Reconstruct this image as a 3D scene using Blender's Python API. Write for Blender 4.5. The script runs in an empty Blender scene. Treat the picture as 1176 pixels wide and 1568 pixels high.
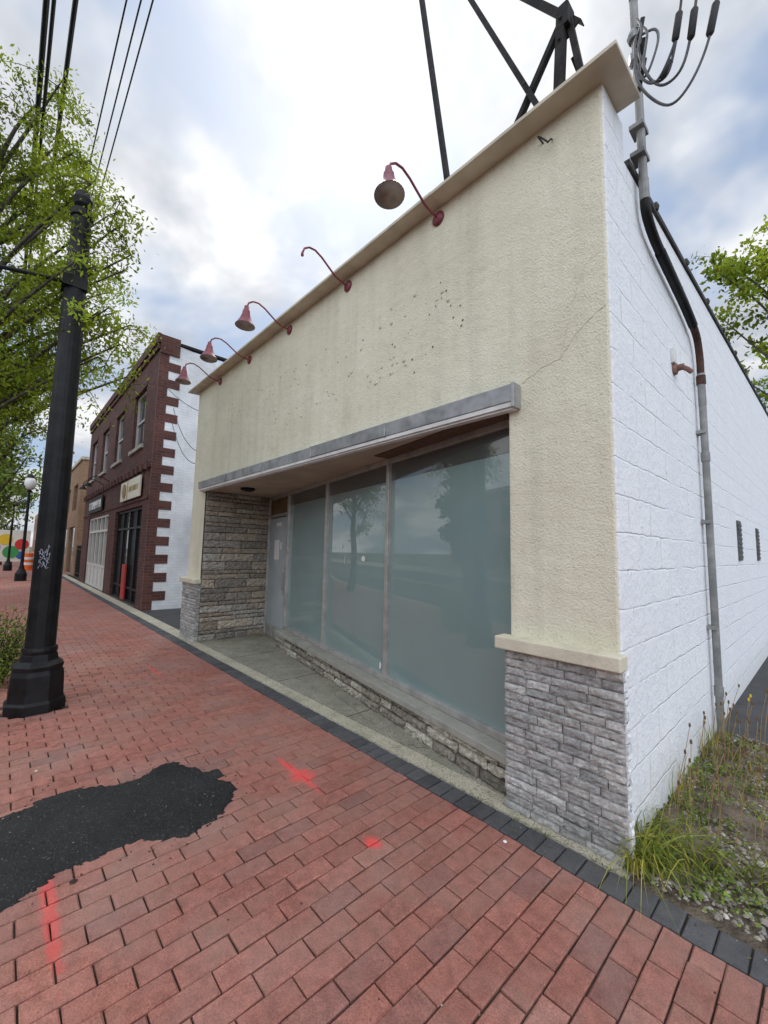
import bpy, math, random
import numpy as np
from mathutils import Matrix, Vector, noise as mnoise
random.seed(7); rng=np.random.default_rng(7)
scene=bpy.context.scene
rad=math.radians
# ---------------------------------------------------------------- helpers
class MB:
    def __init__(s): s.v=[];s.f=[];s.m=[];s.c=[]
    def add(s,vs,fs,mi=0,col=(1,1,1)):
        o=len(s.v); s.v.extend([tuple(map(float,p)) for p in vs])
        for f in fs:
            s.f.append(tuple(o+i for i in f)); s.m.append(mi); s.c.append(col)
    def box(s,x0,x1,y0,y1,z0,z1,mi=0,col=(1,1,1)):
        vs=[(x0,y0,z0),(x1,y0,z0),(x1,y1,z0),(x0,y1,z0),(x0,y0,z1),(x1,y0,z1),(x1,y1,z1),(x0,y1,z1)]
        s.hexa(vs,mi,col)
    def hexa(s,vs,mi=0,col=(1,1,1)):
        s.add(vs,[(0,3,2,1),(4,5,6,7),(0,1,5,4),(1,2,6,5),(2,3,7,6),(3,0,4,7)],mi,col)
    def prism(s,pts,axis,a0,a1,mi=0,col=(1,1,1)):
        def mk(p,a):
            if axis=='y': return (p[0],a,p[1])
            if axis=='x': return (a,p[0],p[1])
            return (p[0],p[1],a)
        n=len(pts); vs=[mk(p,a0) for p in pts]+[mk(p,a1) for p in pts]
        fs=[tuple(range(n)),tuple(range(2*n-1,n-1,-1))]+[(i,i+n,(i+1)%n+n,(i+1)%n) for i in range(n)]
        s.add(vs,fs,mi,col)
    def tube(s,pts,r,seg=8,mi=0,col=(1,1,1),cap=True):
        pts=[Vector(p) for p in pts]; n=len(pts)
        if not hasattr(r,'__len__'): r=[r]*n
        vs=[];fs=[]
        up=Vector((0.13,0.21,0.97))
        prev=None
        for i,p in enumerate(pts):
            t=(pts[min(i+1,n-1)]-pts[max(i-1,0)])
            if t.length<1e-9:t=Vector((0,0,1))
            t.normalize()
            if prev is None:
                a=t.cross(up)
                if a.length<.1:a=t.cross(Vector((1,0,0)))
            else: a=prev-t*prev.dot(t)
            a.normalize();b=t.cross(a);prev=a
            for k in range(seg):
                an=2*math.pi*k/seg
                vs.append(p+(a*math.cos(an)+b*math.sin(an))*r[i])
        for i in range(n-1):
            for k in range(seg):
                fs.append((i*seg+k,i*seg+(k+1)%seg,(i+1)*seg+(k+1)%seg,(i+1)*seg+k))
        if cap:
            fs.append(tuple(range(seg-1,-1,-1)));fs.append(tuple((n-1)*seg+k for k in range(seg)))
        s.add(vs,fs,mi,col)
    def lathe(s,c,prof,seg=16,mi=0,axis=(0,0,1),col=(1,1,1),cap=True):
        c=Vector(c);t=Vector(axis).normalized();a=t.cross(Vector((0,1,0.01)))
        a.normalize();b=t.cross(a);vs=[];fs=[];n=len(prof)
        for (r,h) in prof:
            for k in range(seg):
                an=2*math.pi*(k+.5)/seg
                vs.append(c+t*h+(a*math.cos(an)+b*math.sin(an))*r)
        for i in range(n-1):
            for k in range(seg):
                fs.append((i*seg+k,i*seg+(k+1)%seg,(i+1)*seg+(k+1)%seg,(i+1)*seg+k))
        if cap:
            fs.append(tuple(range(seg-1,-1,-1)));fs.append(tuple((n-1)*seg+k for k in range(seg)))
        s.add(vs,fs,mi,col)
    def build(s,name,mats,parent=None,smooth=False,bevel=0,recalc=True):
        me=bpy.data.meshes.new(name); me.from_pydata(s.v,[],s.f)
        for m in (mats if isinstance(mats,(list,tuple)) else [mats]): me.materials.append(m)
        me.polygons.foreach_set('material_index',s.m)
        ca=me.color_attributes.new('Col','FLOAT_COLOR','CORNER')
        cnt=np.zeros(len(me.polygons),dtype=np.int32);me.polygons.foreach_get('loop_total',cnt)
        arr=np.ones((len(s.c),4),dtype=np.float32);arr[:,:3]=np.array(s.c,dtype=np.float32)
        ca.data.foreach_set('color',np.repeat(arr,cnt,axis=0).ravel())
        if recalc:
            import bmesh
            bm=bmesh.new();bm.from_mesh(me);bmesh.ops.recalc_face_normals(bm,faces=bm.faces);bm.to_mesh(me);bm.free()
        if smooth: me.polygons.foreach_set('use_smooth',[True]*len(me.polygons))
        me.update()
        o=bpy.data.objects.new(name,me);scene.collection.objects.link(o)
        if parent:o.parent=parent
        if bevel:
            b=o.modifiers.new('bev','BEVEL');b.width=bevel;b.segments=2;b.limit_method='ANGLE';b.angle_limit=rad(40)
        return o
def empty(name):
    o=bpy.data.objects.new(name,None);scene.collection.objects.link(o);o.empty_display_size=.2;return o
def simple(name,fn,mats,parent=None,**k):
    b=MB();fn(b);return b.build(name,mats,parent,**k)
def BX(name,d,mat,parent=None,bevel=0):
    b=MB();b.box(*d);return b.build(name,mat,parent,bevel=bevel)

# ---------------------------------------------------------------- materials
class NT:
    def __init__(s,name):
        s.mat=bpy.data.materials.new(name);s.mat.use_nodes=True
        s.nt=s.mat.node_tree;s.N=s.nt.nodes;s.L=s.nt.links
        s.p=s.N['Principled BSDF'];s.tc=s.N.new('ShaderNodeTexCoord')
        s.vec=s.tc.outputs['Object']
    def noise(s,scale,detail=3,rough=.6,vec=None,dist=0):
        x=s.N.new('ShaderNodeTexNoise');x.inputs['Scale'].default_value=scale;x.inputs['Detail'].default_value=min(detail,3)
        x.inputs['Roughness'].default_value=rough;x.inputs['Distortion'].default_value=dist
        s.L.new(vec or s.vec,x.inputs['Vector']);return x.outputs['Fac']
    def ramp(s,fac,stops):
        r=s.N.new('ShaderNodeValToRGB');s.L.new(fac,r.inputs[0]);e=r.color_ramp.elements
        while len(e)<len(stops):e.new(.5)
        for i,(p,c) in enumerate(stops):
            e[i].position=p
            e[i].color=(c,c,c,1) if not hasattr(c,'__len__') else (*c,1)
        return r.outputs[0]
    def mix(s,fac,a,b,mode='MIX'):
        m=s.N.new('ShaderNodeMix');m.data_type='RGBA';m.blend_type=mode
        for sock,val in ((m.inputs[0],fac),(m.inputs[6],a),(m.inputs[7],b)):
            if isinstance(val,bpy.types.NodeSocket): s.L.new(val,sock)
            elif hasattr(val,'__len__'): sock.default_value=(*val,1)
            else: sock.default_value=val
        return m.outputs[2]
    def math(s,op,a,b=0.0,clamp=False):
        m=s.N.new('ShaderNodeMath');m.operation=op;m.use_clamp=clamp
        for i,v in enumerate((a,b)):
            if isinstance(v,bpy.types.NodeSocket): s.L.new(v,m.inputs[i])
            else:m.inputs[i].default_value=v
        return m.outputs[0]
    def scalevec(s,sc,loc=(0,0,0)):
        m=s.N.new('ShaderNodeMapping');s.L.new(s.vec,m.inputs[0]);m.inputs['Scale'].default_value=sc;m.inputs['Location'].default_value=loc
        return m.outputs[0]
    def plane2(s,order):
        sp=s.N.new('ShaderNodeSeparateXYZ');s.L.new(s.vec,sp.inputs[0])
        cb=s.N.new('ShaderNodeCombineXYZ')
        for i,a in enumerate(order): s.L.new(sp.outputs[a],cb.inputs[i])
        return cb.outputs[0]
    def bump(s,h,strength=.5,dist=.01,normal=None):
        b=s.N.new('ShaderNodeBump');b.inputs['Strength'].default_value=strength;b.inputs['Distance'].default_value=dist
        s.L.new(h,b.inputs['Height'])
        if normal:s.L.new(normal,b.inputs['Normal'])
        s.L.new(b.outputs[0],s.p.inputs['Normal']);return b.outputs[0]
    def out(s,col=None,rough=.8,metal=0,spec=.5):
        if col is not None:
            if isinstance(col,bpy.types.NodeSocket): s.L.new(col,s.p.inputs['Base Color'])
            else:s.p.inputs['Base Color'].default_value=(*col,1)
        if isinstance(rough,bpy.types.NodeSocket): s.L.new(rough,s.p.inputs['Roughness'])
        else:s.p.inputs['Roughness'].default_value=rough
        s.p.inputs['Metallic'].default_value=metal
        s.p.inputs['Specular IOR Level'].default_value=spec
        return s.mat
def noisy(name,c1,c2,scale=3,rough=.8,metal=0,bs=60,bstr=.3,bd=.004,spec=.4,attr=False,lo=.35,hi=.65):
    t=NT(name);col=t.ramp(t.noise(scale,2,.65),[(lo,c1),(hi,c2)])
    if attr:
        a=t.N.new('ShaderNodeAttribute');a.attribute_name='Col';col=t.mix(1.0,col,a.outputs['Color'],'MULTIPLY')
    if bstr>=.2: t.bump(t.noise(bs,1,.6),bstr,bd)
    return t.out(col,rough,metal,spec)

def m_stucco():
    t=NT('stucco_cream');n1=t.noise(1.5,3,.65);n2=t.noise(75,2,.7)
    base=t.ramp(n1,[(.3,(.71,.665,.515)),(.7,(.80,.765,.615))])
    streak=t.ramp(t.noise(1,3,.65,t.scalevec((6,6,.4))),[(.45,1),(.75,.89)])
    col=t.mix(1.0,base,streak,'MULTIPLY')
    col=t.mix(1.0,col,t.ramp(n2,[(.28,.76),(.44,1),(.7,1.03)]),'MULTIPLY')
    stain=t.ramp(t.noise(2.7,3,.85),[(.57,0),(.73,.40)]);col=t.mix(stain,col,(.54,.49,.37))
    h=t.math('ADD',n2,t.math('MULTIPLY',t.noise(11,2,.6),1.1))
    h=t.math('ADD',h,t.math('MULTIPLY',n1,3.0))
    t.bump(h,.65,.012);return t.out(col,.92,0,.2)
def m_cmu():
    t=NT('white_painted_block');v=t.plane2((1,2,0))
    wv=t.N.new('ShaderNodeVectorMath');wv.operation='ADD';t.L.new(v,wv.inputs[0])
    nz=t.N.new('ShaderNodeTexNoise');nz.inputs['Scale'].default_value=8;nz.inputs['Detail'].default_value=1;t.L.new(t.vec,nz.inputs['Vector'])
    sc=t.N.new('ShaderNodeVectorMath');sc.operation='SCALE';t.L.new(nz.outputs['Color'],sc.inputs[0]);sc.inputs['Scale'].default_value=.026
    t.L.new(sc.outputs[0],wv.inputs[1])
    b=t.N.new('ShaderNodeTexBrick');t.L.new(wv.outputs[0],b.inputs['Vector'])
    for k,x in (('Scale',1),('Mortar Size',.009),('Mortar Smooth',1.0),('Brick Width',.41),('Row Height',.205)):b.inputs[k].default_value=x
    n1=t.noise(2.0,3,.65)
    col=t.ramp(n1,[(.3,(.80,.82,.86)),(.7,(.87,.88,.90))])
    mm=t.math('MULTIPLY',b.outputs['Fac'],t.ramp(n1,[(.36,.05),(.60,.70)]))
    col=t.mix(t.math('MULTIPLY',mm,.16),col,(.42,.43,.46))
    n3=t.noise(13,3,.8)
    chips=t.ramp(n3,[(.675,0),(.69,.8)])
    col=t.mix(chips,col,(.45,.43,.40))
    sp=t.N.new('ShaderNodeSeparateXYZ');t.L.new(t.vec,sp.inputs[0])
    dz=t.ramp(t.math('ADD',sp.outputs[2],t.math('MULTIPLY',n3,.5)),[(.18,.45),(.62,0)])
    col=t.mix(dz,col,(.42,.40,.35))
    h=t.math('MULTIPLY',mm,-1.3)
    h=t.math('ADD',h,t.math('MULTIPLY',n3,1.5))
    t.bump(h,.70,.012);return t.out(col,.75,0,.3)
def m_brickwall(name,c1,c2,mort,order=(0,2,1),bw=.21,rh=.072):
    t=NT(name);b=t.N.new('ShaderNodeTexBrick');t.L.new(t.plane2(order),b.inputs['Vector'])
    for k,x in (('Scale',1),('Mortar Size',.006),('Mortar Smooth',.3),('Brick Width',bw),('Row Height',rh),('Bias',0)):b.inputs[k].default_value=x
    b.inputs['Color1'].default_value=(*c1,1);b.inputs['Color2'].default_value=(*c2,1);b.inputs['Mortar'].default_value=(*mort,1)
    col=t.mix(1.0,b.outputs['Color'],t.ramp(t.noise(1.5,3,.6),[(.3,.75),(.7,1.1)]),'MULTIPLY')
    t.bump(t.math('MULTIPLY',b.outputs['Fac'],-1),.6,.008);return t.out(col,.85,0,.3)
def m_pavers(name,grey=False):
    t=NT(name);a=t.N.new('ShaderNodeAttribute');a.attribute_name='Col'
    col=a.outputs['Color'];big=t.noise(1.7,3,.7);fine=t.noise(150,2,.8);mid=t.noise(19,3,.7)
    col=t.mix(1.0,col,t.ramp(mid,[(.3,.74),(.7,1.2)]),'MULTIPLY')
    col=t.mix(1.0,col,t.ramp(fine,[(.3,.62),(.7,1.3)]),'MULTIPLY')
    dust=t.ramp(big,[(.40,.05),(.70,.50)])
    col=t.mix(dust,col,(.33,.235,.20) if not grey else (.16,.155,.15))
    st=t.ramp(mid,[(.70,0),(.74,.6)]);col=t.mix(st,col,(.07,.045,.04))
    if not grey:
        nn=t.math('MULTIPLY',mid,1.8);tot=None
        for (cx,cy,sx,sy,am) in ((-1.78,-.80,.27,.030,1),(-1.72,-.79,.085,.085,.9),(-.93,-.85,.055,.04,1),(-1.55,-2.12,.40,.030,.6),(-4.9,-.9,.30,.03,.5)):
            m=t.N.new('ShaderNodeMapping');t.L.new(t.vec,m.inputs[0])
            m.inputs['Location'].default_value=(-cx/sx,-cy/sy,0);m.inputs['Scale'].default_value=(1/sx,1/sy,0)
            ln=t.N.new('ShaderNodeVectorMath');ln.operation='LENGTH';t.L.new(m.outputs[0],ln.inputs[0])
            k=t.ramp(t.math('MULTIPLY',t.math('ADD',ln.outputs['Value'],nn),.4),[(.58,am),(.84,0)])
            tot=k if tot is None else t.math('MAXIMUM',tot,k)
        col=t.mix(t.math('MULTIPLY',tot,.82),col,(.84,.09,.09))
    t.bump(t.math('ADD',fine,t.math('MULTIPLY',mid,.8)),.7,.003)
    return t.out(col,.8,0,.3)
def m_stone(name,tint,rough=.9,bs=70,contrast=.36):
    t=NT(name);a=t.N.new('ShaderNodeAttribute');a.attribute_name='Col';n=t.noise(24,3,.75);m=t.noise(bs,3,.75)
    col=t.mix(1.0,a.outputs['Color'],t.ramp(n,[(.3,1-contrast),(.7,1+contrast*.8)]),'MULTIPLY')
    col=t.mix(1.0,col,t.ramp(m,[(.3,.78),(.7,1.18)]),'MULTIPLY')
    t.bump(m,.9,.008);return t.out(col,rough,0,.25)
def m_asphalt(name,c=.035,sc=260,bd=.008):
    t=NT(name);f=t.noise(sc*.6,2,.5)
    col=t.ramp(t.noise(2.5,3,.7),[(.3,c*.7),(.7,c*1.5)])
    lt=t.ramp(f,[(.62,0),(.70,.5)]);col=t.mix(lt,col,(.16,.15,.14))
    t.bump(f,.9,bd);return t.out(col,.75,0,.4)
def m_concrete(name,c1=(.30,.28,.23),c2=(.44,.42,.36),speck=True,stain=.5):
    t=NT(name);n=t.noise(2.6,3,.75);f=t.noise(90,2,.65);col=t.ramp(n,[(.3,c1),(.7,c2)])
    if speck:
        col=t.mix(1.0,col,t.ramp(f,[(.36,.42),(.46,1.0),(.62,1.0),(.72,1.3)]),'MULTIPLY')
    st=t.ramp(t.noise(6,3,.8),[(.52,0),(.75,stain)]);col=t.mix(st,col,(.12,.12,.085))
    t.bump(f,.7,.005);return t.out(col,.9,0,.25)
def m_leaf(name,c1,c2,trans=.5):
    t=NT(name);a=t.N.new('ShaderNodeAttribute');a.attribute_name='Col'
    col=t.mix(1.0,a.outputs['Color'],tuple((x+y)/2 for x,y in zip(c1,c2)),'MULTIPLY')
    t.nt.nodes.remove(t.p)
    df=t.N.new('ShaderNodeBsdfDiffuse');t.L.new(col,df.inputs['Color'])
    if trans:
        tr=t.N.new('ShaderNodeBsdfTranslucent');ms=t.N.new('ShaderNodeMixShader');ms.inputs[0].default_value=trans
        tc=t.mix(1.0,col,(1.6,1.45,.6),'MULTIPLY')
        t.L.new(tc,tr.inputs['Color']);t.L.new(df.outputs[0],ms.inputs[1]);t.L.new(tr.outputs[0],ms.inputs[2])
        t.L.new(ms.outputs[0],t.N['Material Output'].inputs['Surface'])
    else: t.L.new(df.outputs[0],t.N['Material Output'].inputs['Surface'])
    return t.mat
def m_glass(name,c,rough=.02,wave=.10):
    t=NT(name);n=t.noise(.9,2,.6);col=t.mix(t.ramp(n,[(.35,0),(.7,1)]),c,tuple(x*1.12 for x in c))
    t.bump(n,wave,.012)
    t.out(col,.55,0,.3)
    t.p.inputs['Coat Weight'].default_value=1.0;t.p.inputs['Coat Roughness'].default_value=rough;t.p.inputs['Coat IOR'].default_value=1.75
    return t.mat
STUCCO=m_stucco();CMU=m_cmu()
PAVE=m_pavers('red_brick_paver');PAVG=m_pavers('charcoal_paver',True)
SAND=noisy('joint_sand',(.022,.018,.014),(.055,.045,.035),6,.95,bs=200)
STONE=m_stone('split_face_stone',(1,1,1),contrast=.32);STONEW=m_stone('painted_stone_side',(1,1,1),contrast=.1)
LEDGE=m_stone('ledge_stone',(1,1,1),bs=45,contrast=.45)
CAPM=m_concrete('cast_stone_cap',(.58,.535,.41),(.72,.67,.53),False,.25)
CONC=m_concrete('concrete_walk',(.24,.23,.18),(.38,.36,.29),True,.6)
SILLM=m_concrete('sill_concrete',(.30,.29,.25),(.40,.39,.34),False,.4)
CURBC=m_concrete('exposed_aggregate',(.42,.385,.285),(.60,.55,.43),True)
ASPH=m_asphalt('asphalt_patch',.014,170,.010);ROADM=m_asphalt('road_asphalt',.05,200,.005)
GALV=noisy('galvanised_metal',(.26,.27,.275),(.42,.43,.44),6,.42,.45,bs=14,bstr=.3,bd=.01)
ALU=noisy('anodised_aluminium',(.38,.37,.35),(.52,.51,.48),6,.45,.45,bs=60,bstr=.1)
DRIP=noisy('drip_trim_white',(.62,.62,.60),(.74,.74,.72),8,.5,0)
SOFF=noisy('soffit_tan',(.38,.33,.26),(.47,.41,.32),2,.85,bs=90)
BROWN=noisy('brown_vent_strip',(.10,.055,.035),(.14,.08,.05),20,.7,bs=200)
GLASS=m_glass('frosted_window',(.205,.29,.285),.012,.05);DGLASS=m_glass('dark_window',(.012,.014,.016),.03)
DOORM=noisy('door_grey_paint',(.36,.41,.425),(.41,.46,.475),3,.45,0,bs=30,bstr=.08)
WOOD=noisy('plywood_transom',(.11,.075,.04),(.19,.13,.07),6,.7)
COPE=noisy('coping_tan',(.50,.45,.35),(.62,.56,.44),4,.7,.0,bs=20,bstr=.2)
REDP=noisy('red_lamp_enamel',(.17,.035,.05),(.25,.06,.08),9,.38,.1,bs=60,bstr=.1)
LAMPIN=noisy('lamp_inside',(.20,.15,.13),(.30,.24,.21),9,.5)
BLACK=noisy('black_iron_paint',(.005,.005,.006),(.013,.013,.014),7,.5,.0,bs=60,bstr=.25,spec=.25)
STEEL=noisy('dark_steel_angle',(.012,.011,.011),(.035,.030,.028),9,.7,.0,spec=.2)
CABLE=noisy('cable_black',(.012,.012,.012),(.025,.025,.025),9,.6)
WIRE=noisy('wire_grey',(.06,.06,.065),(.11,.11,.12),9,.6)
PIPE=noisy('conduit_grey',(.20,.20,.195),(.31,.31,.30),7,.5,.25,bs=40)
RUST=noisy('rusted_elbow',(.045,.02,.014),(.09,.04,.028),14,.7,.2)
PAPER=noisy('paper_white',(.70,.70,.68),(.78,.78,.76),4,.8,bs=20,bstr=.05)
BARK=noisy('bark',(.045,.038,.03),(.11,.095,.08),14,.9,bs=30,bstr=.1,bd=.02)
LEAF=m_leaf('locust_leaf',(.15,.22,.03),(.26,.34,.06),.45);LEAF2=m_leaf('tree_leaf',(.15,.22,.045),(.24,.32,.08),0)
LEAF3=m_leaf('street_tree_leaf',(.06,.10,.03),(.10,.14,.04),0)
GRASS=m_leaf('grass_blade',(.12,.17,.03),(.22,.26,.08),.3)
BRK=m_brickwall('dark_red_brick',(.125,.046,.036),(.07,.030,.027),(.10,.085,.075))
BRKS=m_brickwall('dark_red_brick_quoin',(.14,.052,.04),(.085,.035,.03),(.12,.10,.09),(1,2,0))
BRT=m_brickwall('tan_brick',(.33,.20,.11),(.27,.15,.08),(.3,.25,.2))
BRTS=m_brickwall('tan_brick_side',(.33,.20,.11),(.27,.15,.08),(.3,.25,.2),(1,2,0))
WHITEW=m_brickwall('white_painted_brick',(.80,.82,.84),(.77,.79,.81),(.70,.72,.74),(1,2,0))
SOIL=noisy('soil',(.08,.062,.042),(.20,.16,.12),9,.95,bs=60,bstr=.9,bd=.02)
ROOF=noisy('dark_roofing',(.03,.03,.03),(.07,.065,.06),5,.9)
ORANGE=noisy('orange_plastic',(.75,.12,.02),(.8,.16,.03),5,.5)
def flat(name,c,r=.6):return noisy(name,tuple(x*.92 for x in c),c,4,r,bs=30,bstr=.05)
# ---------------------------------------------------------------- ground
def sheet(name,x0,x1,y0,y1,z,mat):
    b=MB();b.add([(x0,y0,z),(x1,y0,z),(x1,y1,z),(x0,y1,z)],[(0,1,2,3)]);return b.build(name,mat,recalc=False)
GRND=noisy('ground_earth',(.06,.07,.035),(.11,.11,.06),.3,.95)
sheet('ground',-400,400,-400,400,-.16,GRND)
sheet('road',-300,300,-13,-3.75,-.13,ROADM)
b=MB()
for yy in (-8.45,-8.25): b.add([(-300,yy,-.126),(300,yy,-.126),(300,yy+.1,-.126),(-300,yy+.1,-.126)],[(0,1,2,3)])
b.build('road_markings',flat('yellow_line_paint',(.6,.42,.05)),recalc=False)
simple('kerb',lambda b:(b.box(-200,60,-3.75,-3.6,-.16,.0),b.box(-200,60,-13.2,-13.02,-.16,.0)),CURBC,bevel=.01)
BX('sidewalk',(-200,60,-18,-13.2,-.16,-.004),CONC)
BX('lot_pavement',(-90,-.02,-3.6,30,-.15,-.03),SAND)
BX('asphalt_lot',(.0,40,2.25,30,-.15,.02),ROADM)
BX('alley_pavement',(-10.36,-6.85,.08,20,-.03,-.006),ROADM)
b=MB();b.box(-90,60,-3.6,-.05,-.15,-.014);b.build('paver_bed',SAND)
t=NT('far_pavers');br=t.N.new('ShaderNodeTexBrick');t.L.new(t.plane2((1,0,2)),br.inputs['Vector'])
for k,x in (('Scale',1),('Mortar Size',.004),('Brick Width',.205),('Row Height',.103)):br.inputs[k].default_value=x
br.inputs['Color1'].default_value=(.36,.17,.14,1);br.inputs['Color2'].default_value=(.29,.14,.11,1);br.inputs['Mortar'].default_value=(.07,.05,.04,1)
FARP=t.out(br.outputs['Color'],.8,0,.3)
sheet('distant_sidewalk',-90,-26.0,-3.6,.3,-.002,FARP)
def patchf(x,y):
    n=mnoise.noise(Vector((x*2.7,y*2.7,3.1)))*.14+mnoise.noise(Vector((x*8,y*8,1.1)))*.07
    dx=abs(x+2.07)-.20;dy=abs(y+2.8)-1.40
    r=math.hypot(max(dx,0),max(dy,0))+min(max(dx,dy),0)
    return r-.17+n
recs=[]
b=MB();PX,PY=.103,.206;g=.0032
def paver(b,x0,x1,y0,y1,col,ch=.005):
    dz=[random.gauss(0,.0011) for _ in range(4)];base=random.gauss(0,.0010)
    a=random.gauss(0,.004);mx,my=(x0+x1)/2,(y0+y1)/2
    P=[(x0,y0),(x1,y0),(x1,y1),(x0,y1)]
    P=[(mx+(x-mx)-(y-my)*a+random.gauss(0,.0006),my+(y-my)+(x-mx)*a+random.gauss(0,.0006)) for x,y in P]
    v=[(x,y,-.03) for x,y in P]+[(x,y,-ch+base+dz[i]) for i,(x,y) in enumerate(P)]
    v+=[(x+math.copysign(ch*random.uniform(.5,1.5),mx-x),y+math.copysign(ch*random.uniform(.5,1.5),my-y),base+dz[i]) for i,(x,y) in enumerate(P)]
    f=[(8,9,10,11)]
    for i in range(4):
        j=(i+1)%4;f+= [(i,j,4+j,4+i),(4+i,4+j,8+j,8+i)]
    b.add(v,f,0,col)
i0=int(-26/PX);i1=int(4/PX)
for i in range(i0,i1):
    x0=i*PX
    for j in range(-17,0):
        y0=(j+(.5 if i%2 else 0))*PY-.27; y1=y0+PY
        if y0>=-.272: continue
        y1=min(y1,-.268)
        if y1-y0<.03: continue
        cx,cy=x0+PX/2,(y0+y1)/2
        if -2.8<cx<-1.3 and patchf(cx,cy)<-.02: recs.append((x0,x0+PX,y0,y1));continue
        if abs(cx+4.3)<.22 and abs(cy+2.05)<.22: continue
        k=random.random();big=mnoise.noise(Vector((cx*.5,cy*.5,0)))*.10
        s=1+random.gauss(0,.065)+big
        c=(.365*s,.142*s,.106*s) if k>.12 else ((.30*s,.125*s,.10*s) if k>.02 else (.40*s,.175*s,.135*s))
        jx=random.gauss(0,.0009)
        paver(b,x0+g+jx,x0+PX-g+jx,y0+g,y1-g,c)
b.build('brick_sidewalk',PAVE,recalc=False)
b=MB();x=-26.0
while x<4:
    s=1+random.gauss(0,.15);paver(b,x+g,x+.103-g,-.265+g,-.112-g,(.080*s,.080*s,.085*s));x+=.103
b.build('charcoal_paver_border',PAVG,recalc=False)
cs=.012;b=MB();cset=set()
for (x0,x1,y0,y1) in recs:
    for ii in range(int(math.floor((x0-.004)/cs)),int((x1+.004)/cs)+1):
        for jj in range(int(math.floor((y0-.004)/cs)),int((y1+.004)/cs)+1): cset.add((ii,jj))
for ii in range(int(-2.8/cs),int(-1.2/cs)):
    for jj in range(int(-3.4/cs),int(-.9/cs)):
        if (ii,jj) not in cset and patchf(ii*cs,jj*cs)<.020+random.gauss(0,.006): cset.add((ii,jj))
vid={};vs=[];fs=[]
def pv(i,j):
    if (i,j) in vid:return vid[(i,j)]
    x,y=i*cs,j*cs
    border=not all((i+a,j+c) in cset for a in(-1,0) for c in(-1,0))
    inner=not all((i+a,j+c) in cset for a in(-2,-1,0,1) for c in(-2,-1,0,1))
    z=-.004 if border else (.007 if inner else .012)+mnoise.noise(Vector((x*10,y*10,0)))*.008+mnoise.noise(Vector((x*45,y*45,0)))*.005+random.gauss(0,.0012)
    if border: x+=random.gauss(0,.003);y+=random.gauss(0,.003)
    vs.append((x,y,z));vid[(i,j)]=len(vs)-1;return vid[(i,j)]
for (i,j) in sorted(cset): fs.append((pv(i,j),pv(i+1,j),pv(i+1,j+1),pv(i,j+1)))
b.add(vs,fs);b.build('asphalt_patch',ASPH,recalc=False,smooth=True)
def pebble(b,x,y,z,r,col,mi=0):
    a=random.random()*3;n=5;vs=[];fl=random.uniform(.45,.8)
    for k in range(n):
        an=a+2*math.pi*k/n;rr=r*random.uniform(.75,1.15);vs.append((x+rr*math.cos(an),y+rr*math.sin(an),z+r*.15))
    for k in range(n):
        an=a+2*math.pi*k/n;rr=r*random.uniform(.4,.65);vs.append((x+rr*math.cos(an),y+rr*math.sin(an),z+r*fl))
    fs=[(k,(k+1)%n,n+(k+1)%n,n+k) for k in range(n)]+[tuple(range(n,2*n))]
    b.add(vs,fs,mi,col)
b=MB()
for _ in range(520):
    x=random.uniform(-2.8,-1.3);y=random.uniform(-2.6,-.9);f_=patchf(x,y)
    if f_<.16: pebble(b,x,y,.012 if f_<0 else 0,random.uniform(.002,.007),(.5,.5,.5) if random.random()>.35 else (4,3.3,2.6))
b.build('asphalt_crumbs',noisy('crumb',(.03,.03,.03),(.07,.06,.05),9,.9,attr=True),recalc=False)
LIT=noisy('litter',(.5,.5,.5),(.7,.7,.7),9,.9,attr=True)
b=MB()
for _ in range(1700):
    if random.random()<.5: x=random.gauss(-3.9,.65);y=random.gauss(-2.2,.25)
    else: x=random.uniform(-10,1.2);y=random.choice([random.uniform(-2.8,-.3),random.gauss(-.15,.06)])
    k=random.random();c=(.30,.26,.12) if k<.6 else ((.5,.48,.42) if k<.75 else (.10,.07,.04))
    pebble(b,x,y,.0005,random.uniform(.0015,.005),c)
pebble(b,-.48,-.33,.002,.012,(1.3,1.3,1.3));pebble(b,-1.62,-2.03,.002,.016,(.08,.05,.04));pebble(b,-2.9,-2.1,.002,.012,(1,1,.9))
b.build('leaf_litter',LIT,recalc=False)
b=MB();xs=np.linspace(-6.9,.03,24)
for i in range(23): b.box(xs[i]+.002,xs[i+1]-.002 if i%5==4 else xs[i+1],-.108,.03,-.1,.004+random.gauss(0,.0006))
b.build('concrete_edge_strip',CURBC)
b=MB();b.box(-26,-6.9,-.108,.1,-.1,.002);b.build('concrete_edge_strip',CURBC)

# ---------------------------------------------------------------- storefront building
SB=empty('stucco_storefront_building')
XL,XR,RL,RR,ZT=-6.8,0.0,-6.2,-.63,4.29
simple('stucco_front',lambda b:b.prism([(XL,-.05),(RL,-.05),(RL,2.46),(RR,2.46),(RR,-.05),(XR-.004,-.05),(XR-.004,ZT),(XL,ZT)],'y',0,.3),STUCCO,SB,bevel=.012)
b=MB();pts=[(14,-.15),(14,4.78),(.35,4.02),(.35,4.285),(.006,4.285)]
zz_=4.2
while zz_>-.1: pts.append((.006+random.uniform(0,.006),zz_));zz_-=.07
pts.append((.006,-.15));b.prism(pts,'x',-.2,.004);b.build('side_wall',CMU,SB,bevel=.006)
simple('left_wall',lambda b:b.box(XL+.002,XL+.2,.3,14,-.1,4.1),CMU,SB)
simple('roof_deck',lambda b:b.box(XL+.2,-.2,.3,14,3.7,3.8),ROOF,SB)
simple('back_wall',lambda b:b.box(XL,-.2,13.8,14,-.1,4.3),CMU,SB)
b=MB();segs=[-6.95,-5.6,-4.1,-2.6,-1.2,.13]
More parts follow.
